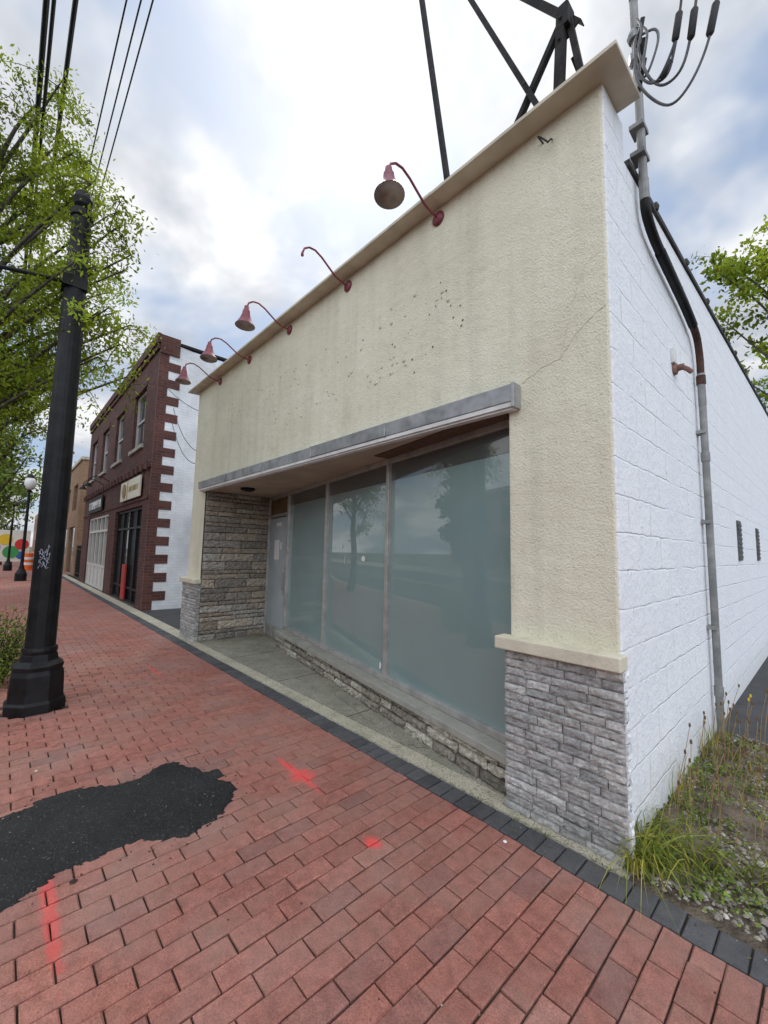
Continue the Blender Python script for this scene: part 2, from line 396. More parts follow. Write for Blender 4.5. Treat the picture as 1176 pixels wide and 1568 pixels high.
for i in range(5):
    z=4.292+random.gauss(0,.002);b.hexa([(segs[i]+.001,-.15,z-.012),(segs[i+1]-.001,-.15,z-.012),(segs[i+1]-.001,.26,z),(segs[i]+.001,.26,z),(segs[i]+.001,-.15,z+.016),(segs[i+1]-.001,-.15,z+.016),(segs[i+1]-.001,.26,z+.04),(segs[i]+.001,.26,z+.04)])
b.build('coping',COPE,SB,bevel=.004)
b=MB()
b.prism([(.4,4.026),(13.9,4.778),(13.9,4.82),(.4,4.068)],'x',-.22,.022)
y=1.0
while y<13.5:
    z=4.02+(y-.35)*.0557;b.lathe((.02,y,z+.05),[(.018,-.03),(.024,0),(.012,.03)],8);y+=.95
b.build('side_coping',ROOF,SB)
def stone_face(b,org,U,V,Nn,w,h,rows,lmin,lmax,proud,cols,amp,mi=0,gap=.003,grid=.022):
    org,U,V,Nn=map(Vector,(org,U,V,Nn));z=0;rng2=random
    while z<h-.004:
        rh=rng2.uniform(*rows);
        if z+rh>h-.025: rh=h-z
        x=0
        while x<w-.002:
            L=rng2.uniform(lmin,lmax)
            if x+L>w-lmin*.6: L=w-x
            c=random.choice(cols);s=1+random.gauss(0,.10);c=tuple(k*s for k in c)
            p=proud+rng2.uniform(-amp,amp)
            nx=max(2,int(L/grid));nz=max(2,int(rh/grid)+1)
            vs=[];fs=[]
            sd=random.random()*100
            for a in range(nx+1):
                for e in range(nz+1):
                    u=x+gap+(L-2*gap)*a/nx;v=z+gap+(rh-2*gap)*e/nz
                    edge=(a in(0,nx)) or (e in(0,nz))
                    if 0<a<nx: v+=mnoise.noise(Vector((u*15,z*9+e,2)))*gap*1.0
                    d=p+(mnoise.noise(Vector((u*22+sd,v*40,sd)))*amp*1.3+random.gauss(0,amp*.22))-(amp*.9 if edge else 0)
                    vs.append(org+U*u+V*v+Nn*d)
            for a in range(nx):
                for e in range(nz):
                    q=a*(nz+1)+e;fs.append((q,q+nz+1,q+nz+2,q+1))
            ring=[a*(nz+1) for a in range(nx+1)]+[nx*(nz+1)+e for e in range(1,nz+1)]+[a*(nz+1)+nz for a in range(nx-1,-1,-1)]+[e for e in range(nz-1,0,-1)]
            o=len(vs)
            for r_ in ring:
                q=vs[r_];vs.append(q-Nn*((q-org).dot(Nn)+.0))
            m=len(ring)
            for k in range(m): fs.append((ring[k],o+k,o+(k+1)%m,ring[(k+1)%m]))
            b.add(vs,fs,mi,c)
            x+=L
        z+=rh
greys=[(.40,.40,.385),(.45,.445,.425),(.365,.36,.35),(.48,.47,.45),(.42,.41,.39)]
b=MB();stone_face(b,(-.64,-.035,0),(1,0,0),(0,0,1),(0,-1,0),.665,.925,(.046,.050),.13,.21,.026,greys,.006,gap=.0018,grid=.014)
stone_face(b,(-.64,.03,0),(0,-1,0),(0,0,1),(-1,0,0),.065,.925,(.03,.05),.03,.065,.008,greys,.004)
b.box(-.638,.022,-.036,.0,-.05,.925,0,(.12,.12,.12));b.build('stone_pier_base',STONE,SB,recalc=False)
b=MB();stone_face(b,(.022,-.05,0),(0,1,0),(0,0,1),(1,0,0),.06,.925,(.03,.055),.03,.06,.012,[(.78,.79,.82)],.006);b.build('stone_pier_side',STONEW,SB,recalc=False)
b=MB();stone_face(b,(-6.86,-.035,0),(1,0,0),(0,0,1),(0,-1,0),.68,.925,(.046,.05),.13,.21,.026,greys,.007)
stone_face(b,(-6.18,-.04,0),(0,1,0),(0,0,1),(1,0,0),.06,.925,(.03,.055),.03,.06,.006,greys,.003)
b.box(-6.858,-6.182,-.036,.0,-.05,.925,0,(.12,.12,.12));b.build('stone_pier_base',STONE,SB,recalc=False)
BX('pier_cap',(-.68,.03,-.105,.004,.925,1.0),CAPM,SB,.008)
BX('pier_cap',(-6.9,-6.14,-.105,.004,.925,1.0),CAPM,SB,.008)
ledg=[(.36,.305,.24),(.42,.36,.285),(.28,.25,.21),(.36,.335,.29),(.31,.26,.20),(.24,.215,.185)]
b=MB();stone_face(b,(-6.198,.02,0),(0,1,0),(0,0,1),(1,0,0),1.15,2.44,(.055,.15),.20,.65,.035,ledg,.013,gap=.005,grid=.03)
b.box(-6.2,-6.19,.01,1.2,-.05,2.45,0,(.06,.05,.045));b.build('ledge_stone_return',LEDGE,SB,recalc=False)
G0=Vector((-.55,.125,0));GD=Vector((-.9832,.1824,0)).normalized();GN=Vector((GD.y,-GD.x,0));GN=GN if GN.y<0 else -GN
def gp(s,n,z): 
    q=G0+GD*s+GN*n;return (q.x,q.y,z)
def gbox(b,s0,s1,n0,n1,z0,z1,mi=0,col=(1,1,1)):
    b.hexa([gp(s0,n0,z0),gp(s1,n0,z0),gp(s1,n1,z0),gp(s0,n1,z0),gp(s0,n0,z1),gp(s1,n0,z1),gp(s1,n1,z1),gp(s0,n1,z1)],mi,col)
mull=[.10,1.70,3.18,4.66]
b=MB()
for i in range(3): gbox(b,mull[i]+.0,mull[i+1]-.0,-.03,-.012,.27,2.44)
b.build('window_glass',GLASS,SB)
b=MB()
for i in range(3): gbox(b,mull[i]+.026,mull[i+1]-.026,-.0115,-.0085,2.21,2.384)
b.build('soffit_reflection_strip',m_glass('painted_soffit_reflection',(.075,.085,.08),.03),SB)  # dark band across the pane tops, painted as the soffit's reflection
b=MB()
for i,s in enumerate(mull): gbox(b,s-.024,s+.024,-.045,.03,.30,2.44)
gbox(b,.126,4.63,-.04,.026,.262,.315);gbox(b,.126,5.74,-.042,.022,2.385,2.44)
gbox(b,4.69,4.72,-.04,.024,0,2.385);gbox(b,5.70,5.735,-.04,.024,0,2.385);gbox(b,4.722,5.698,-.038,.022,2.06,2.11)
b.build('window_frames',ALU,SB,bevel=.004)
b=MB();gbox(b,-.05,4.74,-.10,.15,.205,.26);b.build('window_ledge',SILLM,SB,bevel=.006)
kn=[(.42,.39,.32),(.34,.31,.25),(.28,.25,.21),(.47,.44,.37),(.24,.22,.18)]
b=MB();o=gp(4.72,.10,0);u=-GD
stone_face(b,o,u,(0,0,1),GN,4.70,.205,(.05,.085),.16,.5,.028,kn,.013,gap=.005,grid=.025)
gbox(b,-.02,4.73,-.05,.105,-.05,.204,0,(.07,.06,.05));b.build('knee_wall_stone',LEDGE,SB,recalc=False)
b=MB();b.prism([(-6.19,.032),(-.60,.032),gp(-.05,-.05,0)[:2],gp(5.78,-.05,0)[:2]],'z',-.1,.006);b.build('recess_floor',CONC,SB)
b=MB()
for xx in (-4.9,-3.6,-2.3): b.box(xx,xx+.008,.034,.0+(-xx)*.175,.0055,.0075)
for (xa,ya,xb,yb) in ((-4.3,.04,-3.9,.6),(-2.9,.3,-2.0,.12),(-1.6,.04,-1.35,.2)):
    P=[(xa+(xb-xa)*k/9+random.gauss(0,.015),ya+(yb-ya)*k/9+random.gauss(0,.015),.0045) for k in range(10)];b.tube(P,.003,5)
b.build('recess_floor_joints',SAND,SB)
b=MB();b.prism([(-6.19,.0),(-.64,.0),gp(.08,0,0)[:2],gp(5.75,0,0)[:2]],'z',2.442,2.456);b.build('soffit',SOFF,SB)
b=MB();gbox(b,.1,1.68,.03,.20,2.432,2.4415);b.build('soffit_vent',BROWN,SB)
b=MB();b.lathe((-5.35,.35,2.44),[(.11,0),(.11,-.03),(.06,-.05)],16);b.build('soffit_light',BLACK,SB)
b=MB();gbox(b,4.735,5.685,-.03,-.002,.018,2.045);b.build('door_leaf',DOORM,SB,bevel=.003)
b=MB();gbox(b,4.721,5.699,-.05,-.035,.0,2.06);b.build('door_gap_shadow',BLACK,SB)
b=MB();gbox(b,4.725,5.695,-.03,-.01,2.112,2.383);b.build('door_transom',WOOD,SB)
b=MB();gbox(b,4.80,4.815,.03,.045,.85,1.15);gbox(b,4.80,4.815,.0,.03,.87,.885);gbox(b,4.80,4.815,0,.03,1.115,1.13);gbox(b,4.78,4.84,-.001,.006,.78,1.05)
gbox(b,4.78,4.83,-.002,.012,1.18,1.23);gbox(b,4.74,5.68,-.001,.004,.02,.22)
for z in (.3,1.1,1.85): gbox(b,5.675,5.705,-.001,.016,z,z+.1)
b.build('door_hardware',ALU,SB)
b=MB();gbox(b,5.12,5.38,-.0015,.001,1.33,1.66);gbox(b,5.05,5.3,-.0015,.001,1.90,1.96);gbox(b,5.0,5.06,-.0015,.001,1.5,1.62);b.build('door_notice',PAPER,SB)
b=MB()
def scrap(s,z,w,h):
    vs=[gp(s+w*random.uniform(.3,.5)*math.cos(a),-.0095+.001*k,z+h*random.uniform(.3,.55)*math.sin(a)) for k,a in enumerate([0,1,2,3.1,4.1,5.2])];b.add(vs,[tuple(range(6))])
scrap(2.22,1.42,.12,.08);scrap(2.75,1.55,.05,.06);scrap(1.82,.38,.05,.08);scrap(2.66,1.40,.03,.14)
b.build('window_sticker',PAPER,SB,recalc=False)
b=MB();cx=[-6.3,-5.2,-4.05,-2.9,-1.75,-.55]
for i in range(5):
    z=random.gauss(0,.003);y=-.075+random.gauss(0,.002)
    b.hexa([(cx[i],y,2.475+z),(cx[i+1],y,2.475+z),(cx[i+1],-.002,2.475+z),(cx[i],-.002,2.475+z),(cx[i],y-.01,2.585+z),(cx[i+1],y-.01,2.585+z),(cx[i+1],-.002,2.60+z),(cx[i],-.002,2.60+z)])
for x in cx[1:-1]: b.box(x-.012,x+.012,-.0885,-.08,2.47,2.59)
b.box(-.56,-.54,-.09,-.002,2.43,2.59)
b.build('canopy_fascia',GALV,SB,bevel=.003)
b=MB();b.box(-6.3,-.562,-.07,-.002,2.44,2.472);b.box(-6.3,-.562,-.055,-.002,2.425,2.4395);b.build('canopy_drip_edge',DRIP,SB,bevel=.003)
b=MB();b.box(-.628,-.60,.06,.125,.3,2.43);b.build('jamb_trim',ALU,SB)
b=MB();b2=MB()
glyph={'L':[(0,0,0,1),(0,0,1,0)],'O':[(0,0,0,1),(0,1,1,1),(1,1,1,0),(1,0,0,0)],'E':[(0,0,0,1),(0,0,1,0),(0,.5,.8,.5),(0,1,1,1)],'A':[(0,0,.5,1),(.5,1,1,0),(.2,.4,.8,.4)],'N':[(0,0,0,1),(0,1,1,0),(1,0,1,1)],'T':[(.5,0,.5,1),(0,1,1,1)],'S':[(0,0,1,0),(1,0,1,.5),(1,.5,0,.5),(0,.5,0,1),(0,1,1,1)]}
def pit(b,x,z,r):
    n=7;a=random.random();vs=[(x+r*random.uniform(.6,1.2)*math.cos(a+k*2*math.pi/n),-.0035,z+r*random.uniform(.6,1.2)*math.sin(a+k*2*math.pi/n)) for k in range(n)];b.add(vs,[tuple(range(n))])
for (row,x0,word,hh) in ((3.40,-5.4,'SALONTALENTSEA',.26),(3.02,-4.6,'LATEEASTON',.22)):
    x=x0
    for ch in word:
        for (u0,v0,u1,v1) in glyph[ch]:
            for k in range(3):
                if random.random()<.45: continue
                f_=(k+.5)/3;X=x+.17*(u0+(u1-u0)*f_)+random.gauss(0,.014);Z=row+hh*(v0+(v1-v0)*f_)+random.gauss(0,.014)
                if random.random()<.35: pit(b,X,Z,random.uniform(.003,.007))
                else:
                    r=random.uniform(.007,.016);b2.lathe((X,-.0005,Z),[(r*1.3,0),(r*.8,.004),(r*.2,.007)],7,0,(0,-1,0))
        x+=.315
for _ in range(18): pit(b,random.gauss(-1.35,.3),random.gauss(3.3,.15),random.uniform(.004,.010))
b.build('anchor_holes',noisy('hole_dark',(.07,.05,.035),(.20,.155,.10),50,.95),SB)
b2.build('mastic_blobs',noisy('mastic_cream',(.56,.515,.385),(.68,.635,.49),20,.9),SB,smooth=True)
def crack(pts,r):
    b=MB();P=[]
    for i in range(len(pts)-1):
        for k in range(8):
            f=k/8;x=pts[i][0]*(1-f)+pts[i+1][0]*f;z=pts[i][1]*(1-f)+pts[i+1][1]*f
            P.append((x+random.gauss(0,.002),-.0003,z+random.gauss(0,.003)))
    b.tube(P,[r*random.uniform(.4,1.2) for _ in P],5);return b.build('stucco_crack',CRK,SB)
CRK=noisy('crack_fill',(.52,.47,.35),(.62,.57,.43),20,.9)
crack([(-.53,2.60),(-.4,2.66),(-.28,2.68),(-.18,2.80),(-.08,2.88),(-.006,2.91)],.0030)
crack([(-.28,2.68),(-.2,3.0),(-.12,3.2),(-.03,3.24)],.0018)
b=MB();b.tube([(-.36,-.0,4.17),(-.37,-.05,4.19),(-.34,-.08,4.14),(-.30,-.06,4.09)],.006,6);b.tube([(-.30,-.0,4.15),(-.29,-.04,4.12),(-.31,-.05,4.10)],.005,6);b.build('wire_stub',CABLE,SB)
b=MB();b.lathe((.004,1.37,2.97),[(.05,0),(.05,.02),(.025,.03),(.025,.07)],12,0,(1,0,0));b.tube([(.06,1.37,2.97),(.09,1.39,2.95),(.11,1.42,2.93)],.018,8)
b.build('wall_fixture',noisy('fixture_brown',(.16,.08,.06),(.26,.14,.11),14,.6),SB)
b=MB();b.box(.004,.03,1.30,1.36,3.0,3.12);b.build('junction_box',DRIP,SB,bevel=.005)
b=MB()
for yc in (4.2,6.0):
    b.box(.003,.02,yc-.13,yc+.13,1.48,1.96)
    for k in range(8): b.box(.02,.028,yc-.11,yc+.11,1.51+k*.055,1.535+k*.055)
b.build('wall_vent',[noisy('vent_metal',(.06,.06,.06),(.12,.12,.12),9,.6)],SB)
# ---------------------------------------------------------------- roof sign frame
b=MB()
def angle(b,p,q,w=.019):
    p,q=Vector(p),Vector(q);t=(q-p).normalized();a=t.cross(Vector((0,1,0))).normalized();c=Vector((0,1,0))
    for (a0,a1,c0,c1) in ((-w,w,-.003,.003),(-w,-w+.006,.0031,2*w)):
        vs=[P+a*aa+c*cc for P in(p,q) for aa,cc in((a0,c0),(a1,c0),(a1,c1),(a0,c1))];b.hexa(vs)
angle(b,(-1.20,.1,4.3),(-1.75,.1,7.9))
angle(b,(-.33,.12,4.3),(-1.55,.12,7.5))
angle(b,(-.90,.16,4.3),(-.27,.16,5.22))
angle(b,(-.32,.10,4.3),(-.27,.10,5.2),.028);angle(b,(-.12,.14,4.3),(-.25,.14,5.2))
angle(b,(-.19,.18,5.06),(-1.3,.18,6.9),.026)
angle(b,(-.24,.22,4.9),(-.05,.9,3.9))
b.box(-.30,-.22,.095,.2,5.04,5.2)
for p in((-.27,5.1),(-.28,4.95),(-.53,4.84)): b.lathe((p[0],.09,p[1]),[(.012,0),(.012,-.01)],6,0,(0,1,0))
b.build('roof_sign_frame',STEEL)
# ---------------------------------------------------------------- gooseneck lamps
def goose(x,head=True,lean=0.0,tip=0.0):
    b=MB();z=4.19
    b.lathe((x,-.001,z),[(.058,0),(.058,-.012),(.045,-.02),(.02,-.03)],16,0,(0,1,0))
    arc=[(0,0),(-.08,.0),(-.17,.02),(-.26,.075),(-.34,.125),(-.42,.155),(-.49,.145),(-.54,.105),(-.56,.05)]
    P=[]
    for i in range(len(arc)-1):
        for k in range(3):
            f=k/3;P.append((x+lean*(-(arc[i][0]*(1-f)+arc[i+1][0]*f)),arc[i][0]*(1-f)+arc[i+1][0]*f,z+arc[i][1]*(1-f)+arc[i+1][1]*f))
    P.append((x+lean*.56,-.56,z+.05));b.tube(P,.0095,8)
    if head:
        c=(x+lean*.56,-.56,z+.055);ax=(0.05+tip,-.04,-1)
        b.lathe(c,[(.012,-.01),(.026,0),(.030,.045),(.040,.055),(.042,.085),(.050,.115),(.066,.16),(.088,.20),(.104,.226),(.110,.236)],24,0,ax,cap=False)
        b.lathe(c,[(.1085,.2355),(.101,.224),(.084,.197),(.060,.158),(.02,.14)],24,1,ax,cap=True)
        b.lathe(c,[(.01,.14),(.026,.155),(.03,.18),(.02,.205),(.004,.212)],12,2,ax)
    else:
        b.lathe((x+lean*.56,-.56,z+.05),[(.013,0),(.013,-.03)],8)
    b.build('gooseneck_wall_lamp',[REDP,LAMPIN,flat('bulb_glass',(.5,.48,.42),.2)],smooth=True)
for x,h,l,tp in((-1.24,True,.0,.06),(-2.43,False,.05,0),(-3.60,True,.02,-.05),(-4.72,True,-.02,.03),(-5.80,True,.03,-.02)): goose(x,h,l,tp)
# ---------------------------------------------------------------- conduit + service mast
def smooth_pts(P,n=6):
    P=[Vector(p) for p in P];out=[]
    for i in range(len(P)-1):
        p0=P[max(i-1,0)];p1=P[i];p2=P[i+1];p3=P[min(i+2,len(P)-1)]
        for k in range(n):
            t=k/n;out.append(.5*((2*p1)+(-p0+p2)*t+(2*p0-5*p1+4*p2-p3)*t*t+(-p0+3*p1-3*p2+p3)*t**3))
    out.append(P[-1]);return out
EC=empty('electrical_service_conduit')
b=MB();cxx=.055
b.tube([(cxx,.5,5.35),(cxx,.56,4.0)],.026,12);b.tube([(cxx,.56,4.0),(cxx,.57,3.86)],.030,12)
b.tube([(cxx,2.11,3.15),(cxx,2.12,2.86)],.030,12)
b.tube([(cxx,2.12,2.87),(cxx,2.14,-.1)],.028,12)
for z in (.9,1.8,2.6): b.box(.004,.07,2.07,2.18,z,z+.03)
for z in (4.35,4.15): b.box(.0,.085,.49,.61,z,z+.03)
b.lathe((cxx,2.135,.35),[(.034,0),(.034,.08)],12);b.lathe((cxx,2.12,2.35),[(.034,0),(.034,.08)],12)
b.build('conduit_pipe',PIPE,EC,smooth=False)
b=MB();b.tube(smooth_pts([(cxx,.57,3.88),(cxx,.60,3.78),(cxx,.75,3.70),(cxx,1.0,3.66),(cxx,1.6,3.58)]),.03,12)
b.tube(smooth_pts([(cxx,.90,3.67),(cxx,1.3,3.62),(cxx,1.6,3.58),(cxx,1.9,3.52)]),.034,12);b.build('conduit_sleeve',BLACK,EC,smooth=True)
b=MB();b.tube(smooth_pts([(cxx,1.85,3.53),(cxx,2.03,3.46),(cxx,2.11,3.3),(cxx,2.11,3.13)]),.029,12);b.lathe((cxx,2.11,3.05),[(.036,0),(.036,.08)],12);b.build('conduit_elbow',RUST,EC)
b=MB();b.lathe((cxx,.5,5.3),[(.03,0),(.05,.03),(.06,.1),(.03,.16),(.0,.17)],12,0,(.4,-.3,.8));b.lathe((cxx,.51,5.0),[(.04,0),(.05,.03),(.04,.06)],10);b.lathe((cxx,.52,4.82),[(.03,0),(.045,.02),(.045,.08),(.03,.10)],10);b.build('weatherhead',GALV,EC)
b=MB()
loops=[[(.08,.47,5.1),(.13,.35,4.85),(.11,.25,4.50),(.17,.2,4.24),(.28,.2,4.06),(.38,.2,4.10),(.47,.2,4.28),(.53,.18,4.55),(.62,.05,5.0),(.74,-.1,5.6)],
 [(.08,.47,5.05),(.16,.35,4.80),(.16,.25,4.46),(.24,.22,4.24),(.34,.2,4.22),(.40,.2,4.40),(.46,.15,4.7),(.56,0,5.2),(.64,-.1,5.7)],
 [(.08,.48,5.0),(.10,.30,4.70),(.14,.25,4.42),(.22,.22,4.28),(.30,.2,4.36),(.345,.2,4.52),(.40,.15,4.85),(.50,-.05,5.5)],
 [(.09,.45,4.9),(.13,.3,4.60),(.20,.25,4.33),(.28,.22,4.28),(.33,.2,4.42)],
 [(.08,.46,4.95),(.20,.35,4.78),(.23,.27,4.58),(.17,.25,4.40),(.11,.3,4.50),(.12,.4,4.72)]]
for P in loops:b.tube(smooth_pts(P),.0075,6)
b.build('service_cable_loops',WIRE,EC,smooth=True)
b=MB()
for p,q in (((.475,.2,4.30),(.515,.19,4.47)),((.395,.2,4.36),(.425,.18,4.52)),((.325,.2,4.42),(.355,.19,4.58)),((.25,.22,4.27),(.30,.21,4.34))):
    b.tube([p,(Vector(p)*.9+Vector(q)*.1),(Vector(p)*.1+Vector(q)*.9),q],[.008,.019,.019,.008],10)
for z in (4.9,4.75,4.6): b.tube([(.055,.52,z),(.10,.44,z+.03),(.13,.40,z+.09)],.014,8)
b.build('cable_splices',CABLE,EC,smooth=True)
# ---------------------------------------------------------------- overhead cables
b=MB()
for (y,z,r) in ((-1.62,8.0,.009),(-1.72,8.0,.009),(-1.85,7.9,.009),(-2.28,7.4,.024),(-2.50,7.3,.028),(-2.44,7.0,.018)):
    P=[]
    for k in range(41):
        x=-70+k*2.2; sag=-.6*(1-((x+25)/45)**2) if abs(x+25)<45 else 0
        P.append((x,y,z+sag*.6))
    b.tube(P,r,6)
b.build('overhead_cables',CABLE)
b=MB()
for (p,q,s) in (((-10.3,.5,5.0),(-6.8,.1,3.2),.25),((-10.3,.5,4.6),(-6.8,.1,3.0),.3),((-10.3,.3,5.6),(-14,-2.6,6.9),.4),((-10.3,.3,5.5),(-6.6,.6,3.9),.2)):
    P=[tuple(Vector(p).lerp(Vector(q),k/12)-Vector((0,0,s*4*(k/12)*(1-k/12)))) for k in range(13)];b.tube(P,.007,5)
b.build('service_drop_wires',CABLE)
# ---------------------------------------------------------------- black pole
PP=empty('street_lamp_post');px,py=-4.3,-2.05
b=MB()
b.lathe((px,py,0),[(.235,-.03),(.235,.08),(.215,.10),(.205,.32),(.19,.36),(.20,.40),(.15,.44),(.14,.50)],8)
b.lathe((px,py,0),[(.115,.45),(.112,2.0),(.098,3.6),(.082,4.85),(.10,4.86),(.10,4.93),(.05,4.96)],20)
b.lathe((px,py,0),[(.128,.50),(.135,.53),(.128,.56)],20)
b.build('shaft',BLACK,PP,smooth=False,bevel=.004)
b=MB();b.lathe((px,py,4.95),[(.03,0),(.075,.05),(.09,.11),(.07,.18),(.0,.2)],16)
b.tube([(px,py,4.15),(px-.3,py-.9,4.15)],.022,8);b.box(px-.10,px+.10,py-.11,py+.09,4.07,4.18)
b.build('fittings',BLACK,PP,smooth=False)
b=MB()
for k in range(6):
    z0=1.30+k*.03;P=[]
    for q in range(9):
        an=-.55+q*.09+random.gauss(0,.04);P.append((px+.1155*math.cos(an-.2),py+.1155*math.sin(an-.2)*1.0,z0+random.gauss(0,.022)))
    b.tube(P,.0022,4)
b.build('graffiti_tag',flat('tag_paint',(.4,.42,.5)),PP)
# ---------------------------------------------------------------- foliage
def leaf_mesh(name,cent,bright,size,asp,mat,parent=None,droop=0.0):
    n=len(cent);cent=np.asarray(cent,dtype=np.float64)
    d=rng.normal(size=(n,3));d[:,2]-=droop;d/=np.linalg.norm(d,axis=1)[:,None]
    r=rng.normal(size=(n,3));r-=d*(r*d).sum(1)[:,None];r/=np.linalg.norm(r,axis=1)[:,None]
    L=size*rng.uniform(.6,1.3,size=(n,1));W=L*asp
    v=np.stack([cent-d*L,cent+r*W,cent+d*L,cent-r*W],axis=1).reshape(-1,3)
    me=bpy.data.meshes.new(name);me.vertices.add(4*n);me.vertices.foreach_set('co',v.ravel())
    me.loops.add(4*n);me.loops.foreach_set('vertex_index',np.arange(4*n,dtype=np.int32))
    me.polygons.add(n);me.polygons.foreach_set('loop_start',np.arange(0,4*n,4,dtype=np.int32));me.polygons.foreach_set('loop_total',np.full(n,4,dtype=np.int32))
    me.update(calc_edges=True)
    ca=me.color_attributes.new('Col','FLOAT_COLOR','CORNER');br=np.asarray(bright)*rng.uniform(.8,1.2,size=n)
    c=np.ones((n,4),dtype=np.float32);c[:,0]=br*rng.uniform(.9,1.15,size=n);c[:,1]=br;c[:,2]=br
    ca.data.foreach_set('color',np.repeat(c,4,axis=0).ravel());me.materials.append(mat)
    o=bpy.data.objects.new(name,me);scene.collection.objects.link(o)
    if parent:o.parent=parent
    return o
def tree(name,base,cc,R,tr,nl,nt,npl,lsize,asp,mat,spread,seed,droop=.3,extra=()):
    random.seed(seed);E=empty(name);b=MB();base=Vector(base);cc=Vector(cc)
    top=Vector((cc.x,cc.y,cc.z+R[2]*.5));P=[];K=8
    for k in range(K+1):
        f=k/K;q=base.lerp(top,f**1.0)+Vector((random.gauss(0,.04),random.gauss(0,.04),0))*(1 if k else 0);P.append(q)
    b.tube(P,[tr*(1-.8*k/K)*(1.25 if k==0 else 1) for k in range(K+1)],10)
    cent=[];br=[]
    tg=[]
    for l in range(nl):
        while True:
            u=Vector([random.uniform(-1,1) for _ in range(3)])
            if .45<u.length<1:break
        tg.append(cc+Vector((u.x*R[0],u.y*R[1],u.z*R[2])))
    for tgt in tg+[Vector(e) for e in extra]:
        f=min(.95,max(.3,((tgt.z-1.2*R[2]*.5)-base.z)/(top.z-base.z)));st=P[0].lerp(P[-1],f)
        mid=st.lerp(tgt,.5)+Vector((random.gauss(0,.1),random.gauss(0,.1),.15))*max(R)*.3
        lp=smooth_pts([st,mid,tgt],5);b.tube(lp,[tr*.26*(1-.85*i/len(lp)) for i in range(len(lp))],6,cap=False)
        for _ in range(nt):
            s=random.choice(lp[3:]);dirv=Vector([random.gauss(0,1) for _ in range(3)]);dirv.z=dirv.z*.6+.1;dirv.normalize()
            Lt=random.uniform(.5,1.2)*spread;e=s+dirv*Lt;e.z-=Lt*droop
            m2=s.lerp(e,.5)+Vector((0,0,Lt*.15));tp=smooth_pts([s,m2,e],3)
            b.tube(tp,[tr*.06*(1-.8*i/len(tp)) for i in range(len(tp))],4,cap=False)
            bb=random.choice([.5,.75,1,1.15,1.3])
            for _k in range(npl):
                q=tp[random.randrange(1,len(tp))];w=spread*.15
                cent.append((q.x+random.gauss(0,w),q.y+random.gauss(0,w),q.z+random.gauss(0,w)-spread*.05));br.append(bb)
    b.build('branches',BARK,E,smooth=True,recalc=False)
    leaf_mesh('leaves',cent,br,lsize,asp,mat,E,.5);return E
ex=[(-5.4,-1.9,4.1),(-5.2,-1.75,4.6),(-5.3,-1.8,5.2),(-5.0,-2.0,5.6),(-5.3,-1.55,4.5),(-5.6,-1.9,6.1),(-5.4,-1.6,3.8),(-6.0,-1.9,6.9),(-5.2,-2.1,6.3),
    (-4.35,-1.75,4.05),(-4.25,-1.9,4.35),(-4.3,-1.65,4.5),(-4.5,-1.6,3.75),(-4.1,-1.95,4.75),(-4.6,-1.55,4.9),(-4.9,-1.45,4.2),(-4.0,-2.1,4.2),(-4.4,-1.8,3.5),(-5.0,-1.4,3.6),(-4.3,-2.0,5.3),(-4.2,-1.85,3.9),(-4.2,-1.75,4.9),(-5.1,-2.3,7.0)]
tree('honey_locust_tree',(-6.3,-3.2,0),(-5.8,-2.75,5.4),(1.3,1.15,1.9),.12,24,8,105,.028,.40,LEAF,.46,3,extra=ex)
tree('honey_locust_tree',(-13.5,-2.65,0),(-13.5,-2.7,5.0),(1.9,1.6,2.3),.14,24,8,40,.06,.4,LEAF2,.7,5)
tree('honey_locust_tree',(-24,-2.6,0),(-24,-3.0,5.4),(2.4,2.0,2.6),.15,18,7,34,.09,.5,LEAF2,.9,6)
tree('honey_locust_tree',(-40,-2.6,0),(-40,-3.2,6),(3.5,3,3.4),.2,16,7,34,.14,.5,LEAF2,1.3,9)
tree('leafy_tree',(.4,18.5,0),(.2,18.5,9.8),(3.4,2.8,5.4),.2,44,10,32,.10,.6,LEAF,.95,11,.1)
tree('leafy_tree',(-3.5,24,0),(-3.5,24,6.5),(4.5,3.5,3.5),.25,22,8,30,.17,.6,LEAF2,1.3,12,.1)
for x_,y_,sd_ in ((-9,-14.5,21),(-.5,-14,22),(-24,-14.5,23),(-4.8,-14.2,24),(-14.5,-14.2,25)):
    tree('street_tree',(x_,y_,0),(x_,y_,5.0),(2.1,1.9,2.6),.2,18,6,40,.20,.6,LEAF3,.95,sd_)
random.seed(77)
E=empty('shrub');b=MB();cent=[];br=[];SX,SY=-5.40,-2.34
for _ in range(80):
    a=random.uniform(0,6.28);r=random.uniform(.05,.38);e=(SX+r*math.cos(a),SY+r*math.sin(a),random.uniform(.3,.80))
    b.tube([(SX+.2*r*math.cos(a),SY+.2*r*math.sin(a),0),((SX+e[0])/2,(SY+e[1])/2,e[2]*.6),e],[.006,.004,.002],4,cap=False)
    bb=random.choice([.5,.8,1.1])
    for k in range(60): cent.append((e[0]+random.gauss(0,.07),e[1]+random.gauss(0,.07),e[2]*random.uniform(.15,1.05)+random.gauss(0,.04)));br.append(bb)
b.build('stems',BARK,E,recalc=False);leaf_mesh('leaves',cent,br,.018,.5,LEAF2,E)
b=MB();NX,NY=70,110;vs=[];fs=[]
for i in range(NX+1):
    for j in range(NY+1):
        x=.006+3.2*(i/NX)**1.3;y=-.108+2.40*j/NY
        z=-.012+.035*min(1,(y+.108)*6)*(1+mnoise.noise(Vector((x*3,y*3,0))))+mnoise.noise(Vector((x*14,y*14,2)))*.010;vs.append((x,y,max(z,-.012)))
for i in range(NX):
    for j in range(NY):
        q=i*(NY+1)+j;fs.append((q,q+NY+1,q+NY+2,q+1))
b.add(vs,fs);b.build('soil_strip',SOIL,recalc=False,smooth=True)
b=MB()
